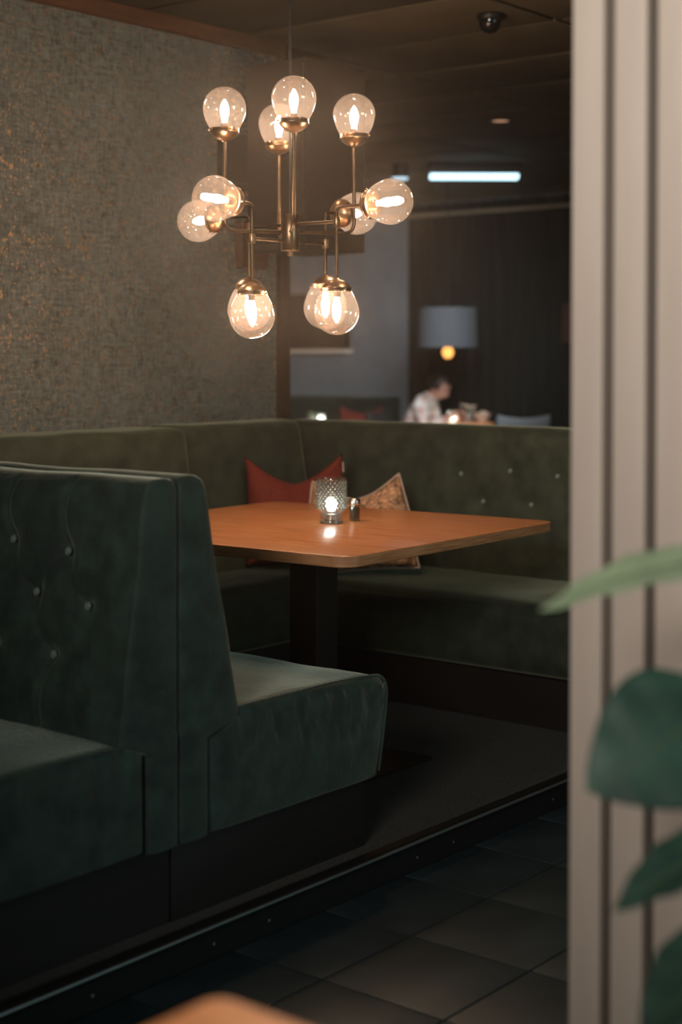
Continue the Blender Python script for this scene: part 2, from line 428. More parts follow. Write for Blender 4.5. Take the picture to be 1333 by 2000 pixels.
# --- our booth: bench back to back with the neighbour's
b2 = empty('booth_bench', (2.9, 3.3, ZP), 'dark green velvet booth bench whose seat end juts out between the divider and the table', 'bench')
backrest_x('backrest', 2.470, 4.07, 2.4605, 2.540, 2.665, .276, 1.118, 1, velvet, b2, [], [], ny=60, nzz=60, zk=.535, below=2.556, r=.037)
seat_block('seat', 2.556, 3.262, 2.475, 3.84, .276, .556, velvet, b2, face=1, taper=.055, r=.078, seed=1)
pp = curve_pts([(2.64, 2.484, .556), (3.05, 2.482, .555), (3.252, 2.482, .542), (3.231, 2.482, .40), (3.208, 2.482, .288)], .082, 10)
tag(tube('piping', pp, .0032, velvet, b2, 8), 'raised seam along the seat end')
box('plinth', 2.4605, 3.175, 2.505, 3.90, ZP, .277, plinth_m, b2, bev=.003)
reparent(b2)

# --- bench along the wallpapered wall
b3 = empty('booth_bench', (3.6, 4.2, ZP), 'olive green velvet bench along the wallpapered wall, backrest in two cushions', 'bench')
def backrest_y(name, x0, x1, yb, yt, ybot, z0, z1, m, parent, buttons=(), zk=.54, r=.045, nx=80, nzz=40, seed=0):
    th = abs(yb-yt)
    def warp(p, nn):
        f = .5 - p.y/th; z = z0+p.z; x = (x0+x1)/2+p.x
        t = max(0, (z-zk)/(z1-zk)); wdt = abs(yb-ybot)*(1-t)+abs(yb-yt)*t
        Y = f*wdt
        if f > .6: Y -= (f-.6)/.4*(tuft(x, z, buttons, amp=.020)) - .012*(f-.6)/.4*(1-abs(p.x/((x1-x0)/2))**5)*max(0, min(1, (z1-z)/.08))
        Y += .004*nz((x, z, f), 7, seed)
        return Vector((x, yb-Y, z+(.005*nz((x, Y, 0), 5, seed) if nn.z > .5 else 0)))
    o = fin(name, rbox_bm(x1-x0, th, z1-z0, min(r, th*.46), nx, 6, nzz, warp), m, parent)
    for (bx, bz) in buttons:
        t = (bz-zk)/(z1-zk); y = yb-(abs(yb-ybot)*(1-t)+abs(yb-yt)*t) + .014
        button(parent, (bx, y, bz), (0, -1, .12))
    return o
backrest_y('back_cushion', 2.47, 4.200, 4.44, 4.17, 4.08, .45, 1.113, velvet_far, b3, [(3.62, .95), (3.42, .95), (3.82, .95), (3.52, .85), (3.72, .85), (3.92, .85)])
backrest_y('back_cushion', 4.206, 4.985, 4.46, 4.27, 4.16, .45, 1.118, velvet_far, b3, [], seed=5)
def sb_y(name, x0, x1, y0, y1, z0, z1, m, parent, r=.05):
    def warp(p, nn):
        x = (x0+x1)/2+p.x; y = (y0+y1)/2+p.y; z = z0+p.z
        if nn.z > .5: z += .004*nz((x, y, 0), 6) - .010*(1-(y-y0)/(y1-y0))
        return Vector((x, y, z))
    return fin(name, rbox_bm(x1-x0, y1-y0, z1-z0, r, 40, 12, 8, warp), m, parent)
sb_y('seat', 2.70, 4.98, 3.86, 4.26, .28, .545, velvet_far, b3)
box('plinth', 2.70, 4.98, 3.93, 4.20, ZP, .281, plinth_m, b3)
reparent(b3)

# --- long bench across the back
b4 = empty('booth_bench', (5.0, 3.2, ZP), 'long olive green velvet bench across the back of the booth, behind the wooden table', 'bench')
backrest_x('backrest', 2.47, 4.42, 5.20, 5.045, 4.985, .45, 1.113, -1, velvet_far, b4,
           [(3.254, .942), (3.484, .92), (3.040, .932), (3.149, .818), (3.37, .818), (2.83, .935), (2.62, .935), (2.94, .82), (2.73, .82)], [], ny=150, nzz=36, zk=.54, r=.045)
def sb4(p, nn):
    x = 4.78+p.x; y = 3.165+p.y; z = .28+p.z
    if nn.z > .5: z += .004*nz((x, y, 0), 6) - .012*(1-(x-4.5)/.5)
    return Vector((x, y, z))
fin('seat', rbox_bm(.58, 1.37, .265, .06, 12, 60, 8, sb4), velvet_far, b4)
box('plinth', 4.58, 5.18, 2.52, 3.84, ZP, .281, plinth_m, b4)
reparent(b4)

# ------------------------------------------------------------------ dining table
def table_top(name, corners, rad, z0, z1, m, m2, parent):
    cs = [Vector((a, b, 0)) for a, b in corners]; pts = []
    for i in range(4):
        p = cs[i]; a = (cs[i-1]-p).normalized(); b = (cs[(i+1) % 4]-p).normalized()
        p0 = p+a*rad; p2 = p+b*rad
        for k in range(9):
            t = k/8; w_ = .5523
            c1 = p0.lerp(p, w_); c2 = p2.lerp(p, w_)
            pts.append(p0*(1-t)**3+c1*3*t*(1-t)**2+c2*3*t*t*(1-t)+p2*t**3)
    ctr = sum(cs, Vector())/4
    bm = bmesh.new()
    def ring(ins, z): return [bm.verts.new((q.x+(ctr.x-q.x)*ins, q.y+(ctr.y-q.y)*ins, z)) for q in pts]
    R = [ring(.003, z0), ring(0, z0+.002), ring(0, z1-.0025), ring(.002, z1-.0006), ring(.0045, z1)]
    n = len(pts)
    for A, B in zip(R, R[1:]):
        for k in range(n):
            f = bm.faces.new((A[k], A[(k+1) % n], B[(k+1) % n], B[k])); f.material_index = 1 if B is not R[-1] else 0
    bm.faces.new(R[0]).material_index = 1; bm.faces.new(R[-1]).material_index = 0
    o = fin(name, bm, m, parent, angle=.6); o.data.materials.append(m2); return o
ZT = ZP+.75
t1 = empty('dining_table', (3.83, 3.22, ZP), 'square wooden table with rounded corners on a black column, in the green booth', 'table')
table_top('tabletop', [(3.25, 2.622), (4.408, 2.659), (4.346, 3.863), (3.20, 3.80)], .060, ZT-.032, ZT, table_wood, edge_wood, t1)
box('pedestal', 3.665, 3.775, 3.085, 3.195, ZP+.012, ZT-.036, black_metal, t1, bev=.006)
box('mounting_plate', 3.52, 3.92, 2.94, 3.34, ZT-.036, ZT-.0325, black_metal, t1)
box('base_plate', 3.45, 3.99, 2.87, 3.41, ZP+.0005, ZP+.013, black_metal, t1, bev=.004)
reparent(t1)

# candle glass -------------------------------------------------------
jar_glass = thin_glass('hobnail_glass', (.84, .84, .80), edge=.9, base=.10, rough=.06, body=((.5, .5, .46), .03))
stud_glass = thin_glass('stud_glass', (.42, .42, .37), edge=.9, base=.12, rough=.08, body=((.85, .85, .8), .16))
candle_glow = emit('candle_glow', (.84, .97, 1.0), 24)
jr = empty('candle_holder', (3.884, 3.203, ZT), 'studded clear glass candle holder, lit, in the middle of the wooden table', 'candle holder')
lathe('glass', [(0, .004), (.030, .004), (.0365, .006), (.0375, .012), (.0365, .030), (.0360, .036), (.0465, .043), (.0475, .055), (.0475, .140), (.0482, .1475), (.0465, .149),
                (.0450, .146), (.0448, .056), (.042, .047), (.032, .040), (.031, .014), (0, .012)], jar_glass, jr, 40)
lathe('foot_ring', [(.0300, 0.0008), (.0375, .001), (.0385, .005), (.0375, .009), (.030, .009)], stud_glass, jr, 32, closed=True)
bm = bmesh.new()
for k in range(11):
    for i in range(20):
        a = 2*PI*(i+.5*(k % 2))/20; z = .0525+.0084*k
        bmesh.ops.create_icosphere(bm, subdivisions=1, radius=.0050, matrix=Matrix.Translation((.0478*math.cos(a), .0478*math.sin(a), z)))
fin('studs', bm, stud_glass, jr)['kind'] = 'stuff'
lathe('tealight_cup', [(0, .0130), (.019, .0130), (.0195, .030), (.0185, .030), (.018, .027), (0, .027)], steel, jr, 24)
lathe('flame', [(0, .038), (.012, .041), (.0175, .052), (.0190, .064), (.0175, .075), (.011, .083), (0, .086)], candle_glow, jr, 20)
tube('wick', [(0, 0, .026), (0, .0004, .045)], .001, black_metal, jr, 6)

# pepper shaker ------------------------------------------------------
pepper_m = noisy('ground_pepper', (.03, .02, .015), (.14, .09, .06), 300, rough=.9)
sh = empty('pepper_shaker', (3.99, 3.190, ZT), 'small glass pepper shaker with steel cap beside the candle holder', 'shaker')
bm = bmesh.new(); add_lathe(bm, [(0, .0005), (.0185, .0005), (.0195, .003), (.0180, .052), (.0175, .0555), (.0165, .0555), (.0165, .006), (0, .005)], 10)
fin('glass', bm, jar_glass, sh, angle=.3)
lathe('pepper', [(0, .0058), (.0155, .0058), (.0155, .044), (0, .046)], pepper_m, sh, 16)
lathe('cap', [(.0185, .054), (.0192, .056), (.0190, .069), (.0165, .0745), (.009, .077), (0, .0775)], steel, sh, 24)

# ------------------------------------------------------------------ cushions
def cushion(name, center, rz, lean, wd, ht, th, chop, m, label, roll=0, piping=None, seed=0, taper=.06):
    root = empty(name, center, label, 'cushion', rz)
    N = 30; bm = bmesh.new(); g = {}
    for s in (1, -1):
        for i in range(N+1):
            for j in range(N+1):
                if s == -1 and (i in (0, N) or j in (0, N)): g[(s, i, j)] = g[(1, i, j)]; continue
                u = -1+2*i/N; v = -1+2*j/N
                eu = math.copysign(abs(u)**.85, u); ev = math.copysign(abs(v)**.85, v)
                x = eu*wd/2*(1-.07*(1-v*v)); z = ev*ht/2*(1-.07*(1-u*u))
                pr = max(0, (1-u*u)*(1-v*v))**.42
                c = chop*(1-abs(u)**1.25)*max(0, (v+.6)/1.6)**1.5
                z -= c
                x *= 1-taper*max(0, v)
                y = s*pr*th/2*(1-.45*math.exp(-(u/.25)**2)*max(0, v)) + .010*nz((u*2, v*2, s), 1.6, seed)
                g[(s, i, j)] = bm.verts.new((x, y, z+ht/2))
    for s in (1, -1):
        for i in range(N):
            for j in range(N):
                f = [g[(s, i, j)], g[(s, i+1, j)], g[(s, i+1, j+1)], g[(s, i, j+1)]]
                if len(set(f)) == 4: bm.faces.new(f)
    M = Matrix.Rotation(roll, 4, 'Y') @ Matrix.Rotation(lean, 4, 'X')
    bm.transform(M); fin('cover', bm, m, root)
    if piping:
        rim = [g_ for g_ in []]
        pts = []
        for k in range(4*N):
            i, j = ((k, 0) if k < N else (N, k-N) if k < 2*N else (3*N-k, N) if k < 3*N else (0, 4*N-k))
            u = -1+2*i/N; v = -1+2*j/N
            eu = math.copysign(abs(u)**.85, u) if u else 0; ev = math.copysign(abs(v)**.85, v) if v else 0
            x = eu*wd/2*(1-.07*(1-v*v)); z = ev*ht/2*(1-.07*(1-u*u))
            z -= chop*(1-abs(u)**1.25)*max(0, (v+.6)/1.6)**1.5
            x *= 1-taper*max(0, v)
            pts.append(M @ Vector((x, .010*nz((u*2, v*2, 1), 1.6, seed), z+ht/2)))
        tube('piping', pts+[pts[0]], .005, piping, root, 6)
    return root
red_m = noisy('rust_red_linen', (.11, .009, .003), (.15, .013, .004), 60, rough=.85, bump=.3, bscale=300, Sheen_Weight=.0)
def patterned():
    m = mat('floral_print', (.5, .4, .3), .85); b = m.node_tree.nodes['Principled BSDF']
    tc = nd(m, 'ShaderNodeTexCoord'); n0 = nd(m, 'ShaderNodeTexNoise'); n0.inputs['Scale'].default_value = 14; n0.inputs['Detail'].default_value = 3
    ln(m, tc.outputs['Object'], n0.inputs['Vector'])
    v = nd(m, 'ShaderNodeTexVoronoi'); v.inputs['Scale'].default_value = 38
    mx = nd(m, 'ShaderNodeMix', data_type='RGBA'); mx.inputs[0].default_value = .18
    ln(m, tc.outputs['Object'], mx.inputs[6]); ln(m, n0.outputs['Color'], mx.inputs[7]); ln(m, mx.outputs[2], v.inputs['Vector'])
    r = nd(m, 'ShaderNodeValToRGB'); e = r.color_ramp.elements; r.color_ramp.interpolation = 'LINEAR'
    e[0].position = .08; e[0].color = (.70, .50, .38, 1); e[1].position = .95; e[1].color = (.16, .08, .04, 1)
    for p_, c in ((.32, (.55, .34, .20, 1)), (.46, (.62, .27, .11, 1)), (.60, (.26, .13, .07, 1)), (.74, (.46, .28, .17, 1))):
        k = e.new(p_); k.color = c
    ln(m, v.outputs['Distance'], r.inputs[0])
    mr = nd(m, 'ShaderNodeMath', operation='MULTIPLY'); mr.inputs[1].default_value = 1.35
    ln(m, v.outputs['Distance'], mr.inputs[0]); ln(m, mr.outputs[0], r.inputs[0])
    ln(m, r.outputs[0], b.inputs['Base Color']); return m
pat_m = patterned(); cream_m = mat('cream_piping', (.42, .32, .26), .8)
CR = YAW-PI/2                                      # direction square to the sight line
def place(lat, d, z): return (math.cos(YAW)*d+math.sin(YAW)*lat, math.sin(YAW)*d-math.cos(YAW)*lat, z)
rc = cushion('cushion', place(-.17, 6.10, .556), CR+.10, -.16, .42, .445, .13, .105, red_m, 'rust red cushion with a dented top in the booth corner', seed=2, roll=-.03)
bm = bmesh.new(); add_box(bm, .186, .199, -.006, -.003, .365, .405, 0); bm.transform(Matrix.Rotation(-.03, 4, 'Y') @ Matrix.Rotation(-.16, 4, 'X')); tag(fin('cloth_tag', bm, cream_m, rc, smooth=False), 'small white sewn tag')
cushion('cushion', place(.085, 5.93, .550), CR-.10, -.24, .44, .375, .15, .075, pat_m, 'orange and beige patterned cushion with a dented top, in front of the red one', piping=cream_m, seed=8, roll=-.10, taper=.22)

# ------------------------------------------------------------------ chandelier
K = 4.9/3000
ch = empty('chandelier', place(-99*K, 4.9, 1.39), 'brass chandelier with twelve clear glass globes hanging over the wooden table', 'chandelier', CR)
def V(u, w_, h): return Vector((u*K, w_*K, h*K))
tube('ceiling_rod', [V(0, 0, 275), (0, 0, ZC-1.39-.02)], .0048, black_metal, ch)
lathe('canopy', [(0, -.035), (.012, -.034), (.05, -.012), (.055, 0), (0, 0)], brass_dark, ch, 24, Matrix.Translation((0, 0, ZC-1.39)))
lathe('hub', [(0, 204*K), (17*K, 204*K), (18.5*K, 206*K), (18.5*K, 273*K), (17*K, 275*K), (0, 275*K)], brass, ch, 32)
lathe('finial', [(0, 194*K), (5*K, 195*K), (6*K, 197*K), (6*K, 201*K), (3.5*K, 202*K), (3.5*K, 205*K), (0, 205*K)], brass, ch, 16)
def lamp_unit(pos, axis, rad=42.0, screws=0):
    """glass globe, bulb and brass cup; axis points from the cup to the top of the globe; pos is the globe centre"""
    q = Vector(axis).normalized().to_track_quat('Z', 'Y').to_matrix().to_4x4()
    R = rad*K; M = Matrix.Translation(pos) @ q
    a0 = 36*PI/180
    prof = []
    for k in range(26):                             # from the crown down to the neck
        a = PI*k/25*(1-.22)
        prof.append((R*math.sin(a)*(1 - .05*max(0, -math.cos(a))), R*math.cos(a)*(1+.42*max(0, -math.cos(a))**1.2)))
    zn = prof[-1][1]; rn = prof[-1][0]
    prof.append((rn*.97, zn-.006))
    prof = [(max(p[0], 0), p[1]) for p in prof]; prof[0] = (0, prof[0][1])
    g = lathe('glass_globe', prof, globe_glass, ch, 40, M)
    c0 = zn-.003; rc_ = 27.5*K
    cup = lathe('lamp_cup', [(rc_*.90, c0+.011), (rc_, c0+.011), (rc_*1.02, c0+.008), (rc_, c0+.002), (rc_*1.03, c0), (rc_*1.03, c0-.003), (rc_*.98, c0-.006), (rc_*.86, c0-.014), (rc_*.55, c0-.024),
                (rc_*.22, c0-.029), (.006, c0-.033), (0, c0-.033)], brass, ch, 32, M)
    for s in range(3):
        a = 2*PI*s/3+screws
        tube('cup_screw', [M @ Vector((rc_*.98*math.cos(a), rc_*.98*math.sin(a), c0+.006)), M @ Vector((rc_*1.16*math.cos(a), rc_*1.16*math.sin(a), c0+.006))], .0028, brass, cup, 8)
    sock = lathe('lamp_socket', [(.0, c0-.003), (.0125, c0-.003), (.0130, c0+.022), (.011, c0+.027), (0, c0+.027)], brass_dark, ch, 18, M)
    z0 = c0+.0275
    lathe('bulb', [(0, z0), (.0075, z0), (.0085, z0+.010), (.0120, z0+.024), (.0138, z0+.037), (.0120, z0+.048), (.007, z0+.055), (0, z0+.057)], bulb_m, ch, 20, M)
    return pos - Vector(axis).normalized()*(-(c0-.033))
up = Vector((0, 0, 1))
for u, w_, n in ((-124.6, -39, 0), (124.8, 39, 1), (12, -155, 2), (-28, 155, 3)):
    base = lamp_unit(V(u, w_, 474), up, 41.8, n)
    dr = Vector((u, w_, 0)).normalized()
    p = curve_pts([V(0, 0, 241)+dr*17*K, V(u, w_, 241), base], 24*K, 8)
    tube('upper_arm', p, 3.6*K, brass_dark, ch)
Ts = [((90.7, -62, 256), (191, -130, 287), 83), ((-84, 62, 255), (-191, 130, 274), 92), ((-70.5, -69, 223), (-136, -131, 293), 76), ((68, 69, 223), (131, 130, 289), 96)]
for n, (T, S, hb) in enumerate(Ts):
    dr = Vector((T[0], T[1], 0)).normalized(); Tp = V(*T)
    tube('lower_arm', [V(0, 0, T[2])+dr*16*K, Tp], 3.4*K, brass_dark, ch)
    lathe('joint_collar', [(0, -9*K), (6*K, -9*K), (6.5*K, -7*K), (6.5*K, 7*K), (6*K, 9*K), (0, 9*K)], brass, ch, 16, Matrix.Translation(Tp))
    bt = lamp_unit(V(T[0], T[1], hb), -up, 43.5, n*.7)
    tube('drop_rod', [Tp, bt], 3.3*K, brass_dark, ch)
    ax = (dr*.98 + up*(.05 if n != 1 else -.05)).normalized()
    bs = lamp_unit(V(*S), ax, 43.0, n)
    el = Vector((Tp.x, Tp.y, bs.z))
    tube('side_arm', curve_pts([Tp, el, bs], 26*K, 8), 3.6*K, brass_dark, ch)

# ------------------------------------------------------------------ hung box in the corner and small wall box
hb = empty('hanging_cabinet', (4.78, 4.08, 1.80), 'dark brown box cabinet mounted high behind the chandelier', 'cabinet')
box('body', 4.60, 4.97, 3.92, 4.235, 1.81, 2.56, box_m, hb, bev=.006)
box('front_board', 4.588, 4.60, 3.935, 4.22, 1.83, 2.54, box_m, hb, bev=.003)
box('bracket', 4.70, 4.86, 4.235, 4.498, 2.10, 2.30, black_metal, hb)
reparent(hb)
wb = empty('wall_box', (4.72, 4.47, 1.76), 'small orange-brown box on the wallpapered wall beside the cabinet', 'box')
box('body', 4.81, 4.97, 4.455, 4.499, 1.765, 1.95, trim_m, wb, bev=.004)
box('lid', 4.805, 4.975, 4.45, 4.499, 1.95, 1.965, trim_m, wb, bev=.003)
reparent(wb)

# ------------------------------------------------------------------ security camera, downlights, strip light
dm = empty('security_camera', (5.19, 3.453, ZC), 'small black dome security camera on the ceiling', 'camera')
dome_glass = mat('dome_black', (.006, .006, .006), .08)
lathe('mount', [(0, 0), (.052, 0), (.055, -.006), (.052, -.022), (.047, -.026), (0, -.026)], black_metal, dm, 28)
lathe('dome', [(.045, -.026), (.044, -.04), (.037, -.058), (.024, -.071), (.009, -.077), (0, -.078)], dome_glass, dm, 28)
down_e = emit('downlight_glow', (1.0, .55, .32), .5)
for (x, y, lb) in ((7.55, 4.95, 'dim round downlight on the dark ceiling, the one nearer the strip light'), (7.15, 4.05, 'dim round downlight on the dark ceiling, partly behind the cream slats')):
    d_ = empty('downlight', (x, y, ZC), lb, 'downlight')
    lathe('trim_ring', [(.052, .001), (.062, .001), (.064, -.004), (.055, -.007), (.050, -.004)], brass_dark, d_, 24, closed=True)
    lathe('lens', [(0, -.003), (.050, -.003), (.050, .0), (0, .0)], down_e, d_, 24)
led = empty('strip_light', (9.12, 6.22, 2.65), 'bluish white strip light glowing on the back room ceiling', 'light', math.atan2(-.50, .42))
led_e = emit('led_glow', (.55, .86, 1.0), 2.6)
bm = bmesh.new(); add_box(bm, -.30, .33, -.055, .055, 0, .035, .008); fin('diffuser', bm, led_e, led, angle=.6)
bm = bmesh.new(); add_box(bm, -.32, .35, -.065, .065, .036, .108, .004); fin('housing', bm, black_metal, led, angle=.6)
ls = empty('spot_light', (8.80, 6.62, 2.66), 'small pale ceiling spot at the left end of the strip light', 'light')
led_e2 = emit('spot_glow', (.6, .85, 1.0), 1.1)
lathe('lens', [(0, -.016), (.05, -.012), (.062, 0), (0, 0)], led_e2, ls, 20)
lathe('housing', [(0, 0.001), (.065, .001), (.065, .098), (0, .098)], black_metal, ls, 20)

# ------------------------------------------------------------------ back room
shade_m = mat('grey_shade', (.032, .036, .040), .9)
shade_red = mat('dark_red_shade', (.05, .018, .010), .9)
amber = emit('amber_bulb', (1.0, .42, .10), 2.2)
def pendant(loc, label, sm, lit):
    p = empty('pendant_lamp', loc, label, 'lamp')
    lathe('lamp_shade', [(.235, 0), (.225, .31), (.222, .31), (.232, 0)], sm, p, 36, closed=True)
    tube('cord', [(0, 0, .10), (0, 0, ZC-loc[2])], .005, black_metal, p, 6)
    lathe('socket', [(0, .02), (.02, .02), (.02, .10), (0, .10)], black_metal, p, 12)
    lathe('bulb', [(0, -.085), (.025, -.08), (.042, -.05), (.044, -.03), (.03, 0), (.018, .02), (0, .02)], amber if lit else shade_red, p, 20)
    return p
pendant(place(.835, 12.0, 1.455), 'grey drum pendant lamp with a glowing amber bulb in the back room', shade_m, True)
pendant(place(1.95, 12.0, 1.49), 'dark reddish drum pendant lamp half hidden by the cream slats', shade_red, False)
pl = empty('wall_panel', (11.19, 9.5, 1.43), 'brown wall panel with a ledge painted pale for the glow on it on the far grey wall', 'panel')
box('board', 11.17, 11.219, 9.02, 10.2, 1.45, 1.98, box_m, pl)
box('ledge', 11.10, 11.219, 8.99, 10.25, 1.415, 1.45, mat('ledge_lit_tone', (.75, .58, .46), .6), pl, bev=.003)  # glow along the panel's lower edge put into the pale colour
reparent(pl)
curtain_m = noisy('dark_curtain', (.004, .0045, .003), (.008, .009, .005), 5, rough=.95, stretch=(1, 3, .3))
bm = bmesh.new(); cols = []
for k in range(260):
    y = 8.30 - k*.02; x = 11.165+.028*math.sin(k*.9)+.012*math.sin(k*.37)
    cols.append([bm.verts.new((x, y, z)) for z in (ZP+.01, 1.2, 2.74)])
for A, B in zip(cols, cols[1:]):
    for i in range(2): bm.faces.new((A[i], B[i], B[i+1], A[i+1]))
cu = fin('curtain', bm, curtain_m); tag(cu, 'dark floor-length curtain across the back room behind the person', 'curtain')
sm_ = cu.modifiers.new('thick', 'SOLIDIFY'); sm_.thickness = .004
rail = tube('curtain_rail', [(11.10, 8.45, 2.640), (11.10, 3.1, 2.640)], .016, mat('pale_rail', (.30, .23, .15), .6)); tag(rail, 'thin pale curtain rail above the dark curtain', 'rail')

fb = empty('booth_bench', (11.0, 9.2, ZP), 'far green bench against the grey wall of the back room', 'bench')
backrest_x('backrest', 8.42, 10.5, 11.215, 11.03, 10.98, .45, 1.02, -1, velvet_far, fb, [], [], ny=30, nzz=16, zk=.53)
box('seat', 10.50, 11.02, 8.42, 10.5, .27, .54, velvet_far, fb, bev=.04)
box('plinth', 10.58, 11.2, 8.45, 10.5, ZP, .271, plinth_m, fb)
reparent(fb)
cushion('cushion', place(.18, 13.45, .545), CR, -.2, .42, .42, .12, .06, red_m, 'far red cushion on the green bench of the back room', seed=4)

def back_table(loc, label, sx, sy, rz=0):
    t = empty('dining_table', loc, label, 'table', rz)
    bm = bmesh.new(); add_box(bm, -sx/2, sx/2, -sy/2, sy/2, .72, .75, .006); fin('tabletop', bm, table_wood, t, angle=.6)
    bm = bmesh.new(); add_box(bm, -.05, .05, -.05, .05, .014, .719, .004); fin('pedestal', bm, black_metal, t, angle=.6)
    bm = bmesh.new(); add_box(bm, -.25, .25, -.25, .25, .001, .014, .004); fin('base_plate', bm, black_metal, t, angle=.6)
    return t
TB = place(.94, 12.9, ZP)
back_table(TB, 'wooden table in front of the person in the back room', .62, .62, CR)
TL = place(-.18, 12.35, ZP)
back_table(TL, 'wooden table beside the far green bench in the back room', .7, .7, CR)
glow_w = emit('far_candle_glow', (.95, 1.0, .95), 12)
frost = thin_glass('far_glass', (.85, .85, .8), body=((.8, .8, .75), .2))
def far_candle(loc, label, r=.04):
    c = empty('candle_holder', loc, label, 'candle holder')
    lathe('glass', [(0, .001), (r*.9, .001), (r, .01), (r, .085), (r*.96, .085), (r*.96, .012), (0, .01)], frost, c, 20)
    lathe('flame', [(0, .012), (r*.7, .018), (r*.85, .038), (r*.7, .06), (0, .07)], glow_w, c, 16)
def zt(): return ZP+.7505
far_candle(place(.93, 12.87, zt()), 'glowing white candle glass on the table in front of the person')
leaf_g = noisy('leaf_pale', (.10, .13, .06), (.20, .22, .11), 30, rough=.6)
petal = noisy('petal_peach', (.60, .36, .22), (.75, .58, .42), 30, rough=.7)
vz = empty('flower_vase', place(1.07, 12.84, zt()), 'small vase of peach and cream flowers beside the far candle', 'vase')
lathe('vase', [(0, .001), (.03, .001), (.036, .02), (.030, .06), (.022, .075), (.025, .08), (.020, .08), (.018, .072), (0, .01)], frost, vz, 20)
for k in range(9):
    a = 2.4*k; r = .012+.008*k
    tip = Vector((r*math.cos(a), r*math.sin(a), .085+.05*random.random()+.02))
    st = tube('stem', [(0, 0, .02), tip*.6+Vector((0, 0, .02)), tip], .0018, leaf_g, vz, 5)
    bm = bmesh.new()
    for q in range(7):
        b = 2*PI*q/7
        Mx = Matrix.Translation(tip) @ Matrix.Rotation(b, 4, 'Z') @ Matrix.Rotation(.6, 4, 'Y') @ Matrix.Translation((.011, 0, .003)) @ Matrix.Diagonal((1, .6, .3, 1))
        bmesh.ops.create_icosphere(bm, subdivisions=1, radius=.012, matrix=Mx)
    fin('blossom', bm, petal, st)
def plate(loc, label):
    o = lathe('plate', [(0, .001), (.06, .001), (.10, .014), (.112, .018), (.112, .021), (.098, .018), (.055, .006), (0, .006)], mat('white_china', (.55, .55, .52), .3), None, 28)
    o.location = loc; tag(o, label, 'plate')
plate(place(.80, 12.78, zt()), 'white plate on the table in front of the person')
bl = empty('bowl', place(1.17, 12.72, zt()), 'pale peach bowl with food at the right end of the far table', 'bowl')
lathe('dish', [(0, .001), (.035, .001), (.04, .01), (.075, .06), (.08, .075), (.076, .075), (.07, .06), (.035, .014), (0, .012)], mat('peach_bowl', (.55, .36, .26), .4), bl, 24)
bm = bmesh.new()
for k in range(14):
    bmesh.ops.create_icosphere(bm, subdivisions=1, radius=.017, matrix=Matrix.Translation((random.uniform(-.035, .035), random.uniform(-.035, .035), .062+random.random()*.02)))
fin('food', bm, petal, bl)['kind'] = 'stuff'
gl = lathe('drinking_glass', [(0, .001), (.03, .001), (.032, .01), (.036, .12), (.034, .12), (.030, .012), (0, .01)], frost, None, 20)
gl.location = place(1.10, 12.98, zt()); tag(gl, 'drinking glass behind the flowers on the far table', 'glass')
far_candle(place(-.16, 12.3, zt()), 'small white candle glass on the table beside the far green bench', .03)
fp = empty('small_plant', place(-.24, 12.35, zt()), 'small pale green plant beside the left candle in the back room', 'plant')
lathe('pot', [(0, .001), (.03, .001), (.038, .06), (.035, .06), (.03, .05), (0, .05)], mat('pot_grey', (.25, .25, .22), .6), fp, 16)
bm = bmesh.new()
for k in range(26):
    a = random.random()*6.28; e = random.uniform(.3, 1.4); L = random.uniform(.03, .07)
    Mx = Matrix.Translation((0, 0, .055)) @ Matrix.Rotation(a, 4, 'Z') @ Matrix.Rotation(e-PI/2, 4, 'Y') @ Matrix.Translation((L/2, 0, 0)) @ Matrix.Diagonal((1, .35, .12, 1))
    bmesh.ops.create_icosphere(bm, subdivisions=1, radius=L/2, matrix=Mx)
fin('leaves', bm, leaf_g, fp)['kind'] = 'stuff'

def chair(loc, rz, label, m):
    c = empty('dining_chair', loc, label, 'chair', rz)     # faces local +x
    bm = rbox_bm(.44, .44, .07, .025, 6, 6, 2); bm.transform(Matrix.Translation((0, 0, .40))); fin('seat', bm, m, c)
    def wp(p, nn): return Vector((-.20-.10*(p.z/.42)+p.x - .03*(1-(p.y/.21)**2), p.y, .44+p.z - .03*(1-(p.y/.22)**2)*max(0, p.z/.42)))
    fin('backrest', rbox_bm(.045, .44, .40, .02, 2, 10, 8, wp), m, c)
    for sx in (-1, 1):
        for sy in (-1, 1):
            tube('leg', [(sx*.17, sy*.17, .41), (sx*.20, sy*.20, .001)], [.016, .010], black_metal, c, 10)
    return c
chair_m = mat('chair_grey', (.16, .17, .17), .9)
chair(place(1.38, 12.35, ZP), CR+PI/2+.2, 'empty grey chair at the right of the far table', chair_m)
PERSON = place(.565, 12.95, ZP)
PF = CR-.35                                         # the person faces right and a little towards us
chair(PERSON, PF, 'dark chair under the seated person in the back room', mat('chair_dark', (.02, .02, .02), .9))

# ------------------------------------------------------------------ person
def skin_obj(name, chains, m, parent, sub=2):
    """chains: dict of vertices {id:(co, radius)} and edges"""
    verts, edges = chains
    ids = list(verts); me = bpy.data.meshes.new(name)
    me.from_pydata([verts[i][0] for i in ids], [(ids.index(a), ids.index(b)) for a, b in edges], [])
    o = link_mesh(name, me, m, parent, smooth=False)
    md = o.modifiers.new('skin', 'SKIN'); md.use_smooth_shade = True
    for i, k in enumerate(ids):
        r = verts[k][1]; sv = me.skin_vertices[0].data[i]
        sv.radius = (r, r) if not isinstance(r, tuple) else r
        sv.use_root = (i == 0)
    s = o.modifiers.new('sub', 'SUBSURF'); s.levels = sub; s.render_levels = sub
    return o
skin_m = noisy('skin', (.46, .22, .15), (.52, .26, .18), 20, rough=.6)
hair_m = noisy('dark_hair', (.012, .008, .005), (.03, .018, .010), 60, rough=.5)
